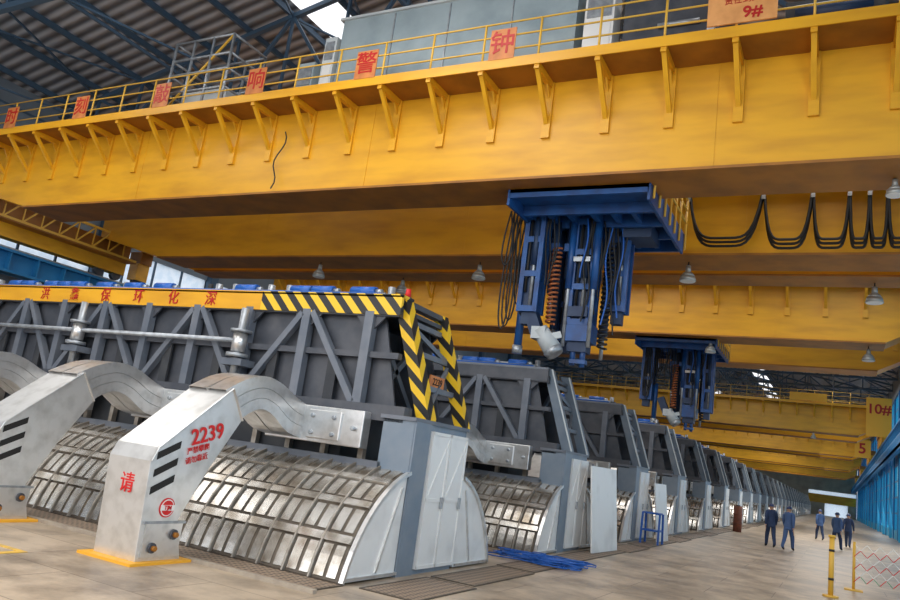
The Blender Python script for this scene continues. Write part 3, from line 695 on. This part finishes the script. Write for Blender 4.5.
bar=empty('safety_barrier',(1.3,21.7,0),label="expanding red and white lattice barrier across the walkway",category="barrier")
for x_ in (.4,2.9):
    b=MB(); b.cyl((x_,21.7,0),(x_,21.7,1.15),.035,'rail',10); b.box(x_-.2,x_+.2,21.5,21.9,0,.03,'rail'); b.obj('barrier_stand',bar,(x_,21.7,0))
b=MB(); n=9; w=2.5/n
for i in range(n):
    x_=.4+i*w
    for j in range(3):
        z=.2+j*.3
        b.beam((x_,21.69,z),(x_+w/2,21.69,z+.15),.014,.06,'red',up=(0,1,0)); b.beam((x_+w/2,21.69,z+.15),(x_+w,21.69,z+.3),.014,.06,'whitep',up=(0,1,0))
        b.beam((x_,21.71,z+.3),(x_+w/2,21.71,z+.15),.014,.06,'whitep',up=(0,1,0)); b.beam((x_+w/2,21.71,z+.15),(x_+w,21.71,z),.014,.06,'red' if j else 'green',up=(0,1,0))
b.obj('barrier_lattice',bar,(1.3,21.7,0))
# ------------------------------------------------------------------ people
def person(loc,head,phase,top,bot,helm,label):
    st=.26*phase
    J=[(0,0,.93),(0,.0,1.12),(0,.01,1.33),(0,.0,1.45),(0,.015,1.53),
       (-.09,0,.88),(-.10,.05+st*.6,.49),(-.10,st*1.05-(.0 if phase>0 else .1),.09+(0 if phase>0 else .06)),(-.11,st+.15,.035),
       (.09,0,.88),(.10,.05-st*.6,.49),(.10,-st*1.05-(.1 if phase>0 else 0),.09+(.06 if phase>0 else 0)),(.11,-st+.15,.035),
       (-.17,0,1.41),(-.225,-.04-st*.4,1.14),(-.23,.06-st*.8,.9),(-.23,.09-st*.85,.83),
       (.17,0,1.41),(.225,-.04+st*.4,1.14),(.23,.06+st*.8,.9),(.23,.09+st*.85,.83)]
    Rr=[(.165,.125),(.155,.12),(.18,.125),(.09,.08),(.058,.058),
        (.115,.115),(.085,.085),(.062,.062),(.045,.035),(.115,.115),(.085,.085),(.062,.062),(.045,.035),
        (.085,.085),(.065,.065),(.042,.042),(.04,.028),(.085,.085),(.065,.065),(.042,.042),(.04,.028)]
    E=[(0,1),(1,2),(2,3),(3,4),(0,5),(5,6),(6,7),(7,8),(0,9),(9,10),(10,11),(11,12),(3,13),(13,14),(14,15),(15,16),(3,17),(17,18),(18,19),(19,20)]
    me=bpy.data.meshes.new('p'); me.from_pydata(J,E,[]); ob=bpy.data.objects.new('p',me); COL.objects.link(ob)
    ob.modifiers.new('s','SKIN'); 
    for i,v in enumerate(me.skin_vertices[0].data): v.radius=Rr[i]; v.use_root=(i==0)
    ss=ob.modifiers.new('ss','SUBSURF'); ss.levels=2
    bpy.context.view_layer.update()
    m2=bpy.data.meshes.new_from_object(ob.evaluated_get(bpy.context.evaluated_depsgraph_get())); bpy.data.objects.remove(ob)
    b=MB(); 
    vs=[v.co.copy() for v in m2.vertices]
    groups={}
    for p in m2.polygons:
        c=p.center
        if c.z>1.5: k='skin'
        elif abs(c.x)>.18 and c.z<.89: k='skin'
        elif c.z<.1: k='shoe'
        elif c.z>.84: k=top
        else: k=bot
        groups.setdefault(k,[]).append(list(p.vertices))
    b.v+=vs
    for k,fs in groups.items():
        mi=b.mi(k)
        for f_ in fs: b.f.append(f_); b.m.append(mi); b.sm.append(True)
    def ell(c,r,m,seg=16,rings=10):
        vs=[];fs=[]
        for i in range(rings+1):
            th=math.pi*i/rings
            for j in range(seg):
                ph=2*math.pi*j/seg; q=math.sin(th)
                vs.append((c[0]+r[0]*q*math.cos(ph),c[1]+r[1]*q*math.sin(ph),c[2]+r[2]*math.cos(th)))
        for i in range(rings):
            for j in range(seg): fs.append((i*seg+j,i*seg+(j+1)%seg,(i+1)*seg+(j+1)%seg,(i+1)*seg+j))
        b.add(vs,fs,m,True)
    ell((0,.02,1.61),(.078,.098,.115),'skin'); ell((0,.06,1.55),(.045,.05,.05),'skin')
    ell((0,.118,1.6),(.014,.02,.024),'skin',8,6); ell((-.08,.01,1.6),(.012,.022,.032),'skin',8,6); ell((.08,.01,1.6),(.012,.022,.032),'skin',8,6)
    ell((-.03,.1,1.625),(.012,.012,.008),'shoe',8,6); ell((.03,.1,1.625),(.012,.012,.008),'shoe',8,6); ell((0,.105,1.555),(.024,.01,.006),'red',8,6)
    for sgn,hv in ((-1,Vector(J[16])),(1,Vector(J[20]))):
        for k,(dy,L_) in enumerate(((-.027,.062),(-.009,.075),(.009,.07),(.026,.055))):
            p=hv+Vector((0,dy,-.01)); b.tube([p,p+Vector((-sgn*.004,0,-L_*.5)),p+Vector((-sgn*.022,.004,-L_))],[.0095,.009,.007],'skin',6)
        p=hv+Vector((-sgn*.01,.03,.03)); b.tube([p,p+Vector((-sgn*.01,.03,-.03)),p+Vector((-sgn*.02,.035,-.055))],[.011,.01,.008],'skin',6)
    root=b.obj('person',None,(0,0,0),label=label,category='person',group='workers walking down the aisle')
    b=MB()
    c=(0,.01,1.635); r=(.105,.125,.12); vs=[];fs=[];seg=18;rg=6
    for i in range(rg+1):
        th=math.pi/2*i/rg
        for j in range(seg):
            ph=2*math.pi*j/seg; vs.append((c[0]+r[0]*math.sin(th)*math.cos(ph),c[1]+r[1]*math.sin(th)*math.sin(ph),c[2]+r[2]*math.cos(th)))
    for i in range(rg):
        for j in range(seg): fs.append((i*seg+j,i*seg+(j+1)%seg,(i+1)*seg+(j+1)%seg,(i+1)*seg+j))
    b.add(vs,fs,helm,True); b.cyl((0,.02,1.625),(0,.02,1.64),.13,helm,20)
    b.obj('helmet',root,(0,0,0))
    b=MB(); b.cyl((0,0,1.44),(0,.01,1.5),.085,top,14,.07); cl=b.obj('collar',root,(0,0,0)); cl.scale=(1,.8,1)
    b=MB(); b.cyl((0,0,.80),(0,0,.9),.185,top,18,.165); cl=b.obj('jacket_hem',root,(0,0,0)); cl.scale=(1,.8,1)
    root.location=loc; root.rotation_euler=(0,0,head)
    return root
person((-2.4,34.6,0),.25,1,'navy','navy','helmb',"worker in navy overalls and dark cap, walking away")
person((-1.72,34.3,0),-.25,-1,'denim','denim','helmb',"worker in blue overalls and dark helmet, walking away")
person((-.87,50.6,0),.3,1,'denim','navy','helmb',"worker in blue jacket and dark trousers, walking away")
person((.02,41.4,0),-.35,-1,'denim','navy','helmb',"worker in dark blue workwear striding along the aisle")
person((.55,46,0),-.1,1,'navy','navy','helmb',"worker in navy workwear near the blue side wall")
# ------------------------------------------------------------------ light
w=bpy.data.worlds.new('w'); S.world=w; w.use_nodes=True
w.node_tree.nodes['Background'].inputs[0].default_value=(.96,.97,1,1); w.node_tree.nodes['Background'].inputs[1].default_value=1.3
def area(loc,sx,sy,power,rot=(0,0,0),c=(1,.97,.93)):
    l=bpy.data.lights.new('skylight_or_fill','AREA'); l.shape='RECTANGLE'; l.size=sx; l.size_y=sy; l.energy=power; l.color=c  # one name for roof skylight lamps and the added fill lamps
    o=bpy.data.objects.new('skylight_or_fill',l); o.location=loc; o.rotation_euler=rot; COL.objects.link(o); return o
for y in (4,28,55,90,135,180):
    area((-9.5,y,13.5),5,16,1150); area((-22,y,13.5),5,16,850)
for y in (22,50,80,115,155,195): area((0,y,13.5),4,16,650)  # added fill lamps over the aisle, no roof opening above them
area((0,52,6.2),4,16,420)  # added low fill lamp over the aisle, below crane height
area((3.5,-2,9),6,14,2100,(0,math.radians(65),0))
area((-10,-8,8),18,8,1150,(math.radians(75),0,0))  # added fill lamp at the open near end, brightens pot fronts and hoods
for y in (16,50,95): area((4.2,y,4),7,26,480,(0,math.radians(80),0))  # area lamps standing in for daylight from the right wall windows
for y in (60,100,150): area((-2.5,y,6),5,24,300,(0,math.radians(-80),0))  # added fill lamps aimed at the right wall to brighten it
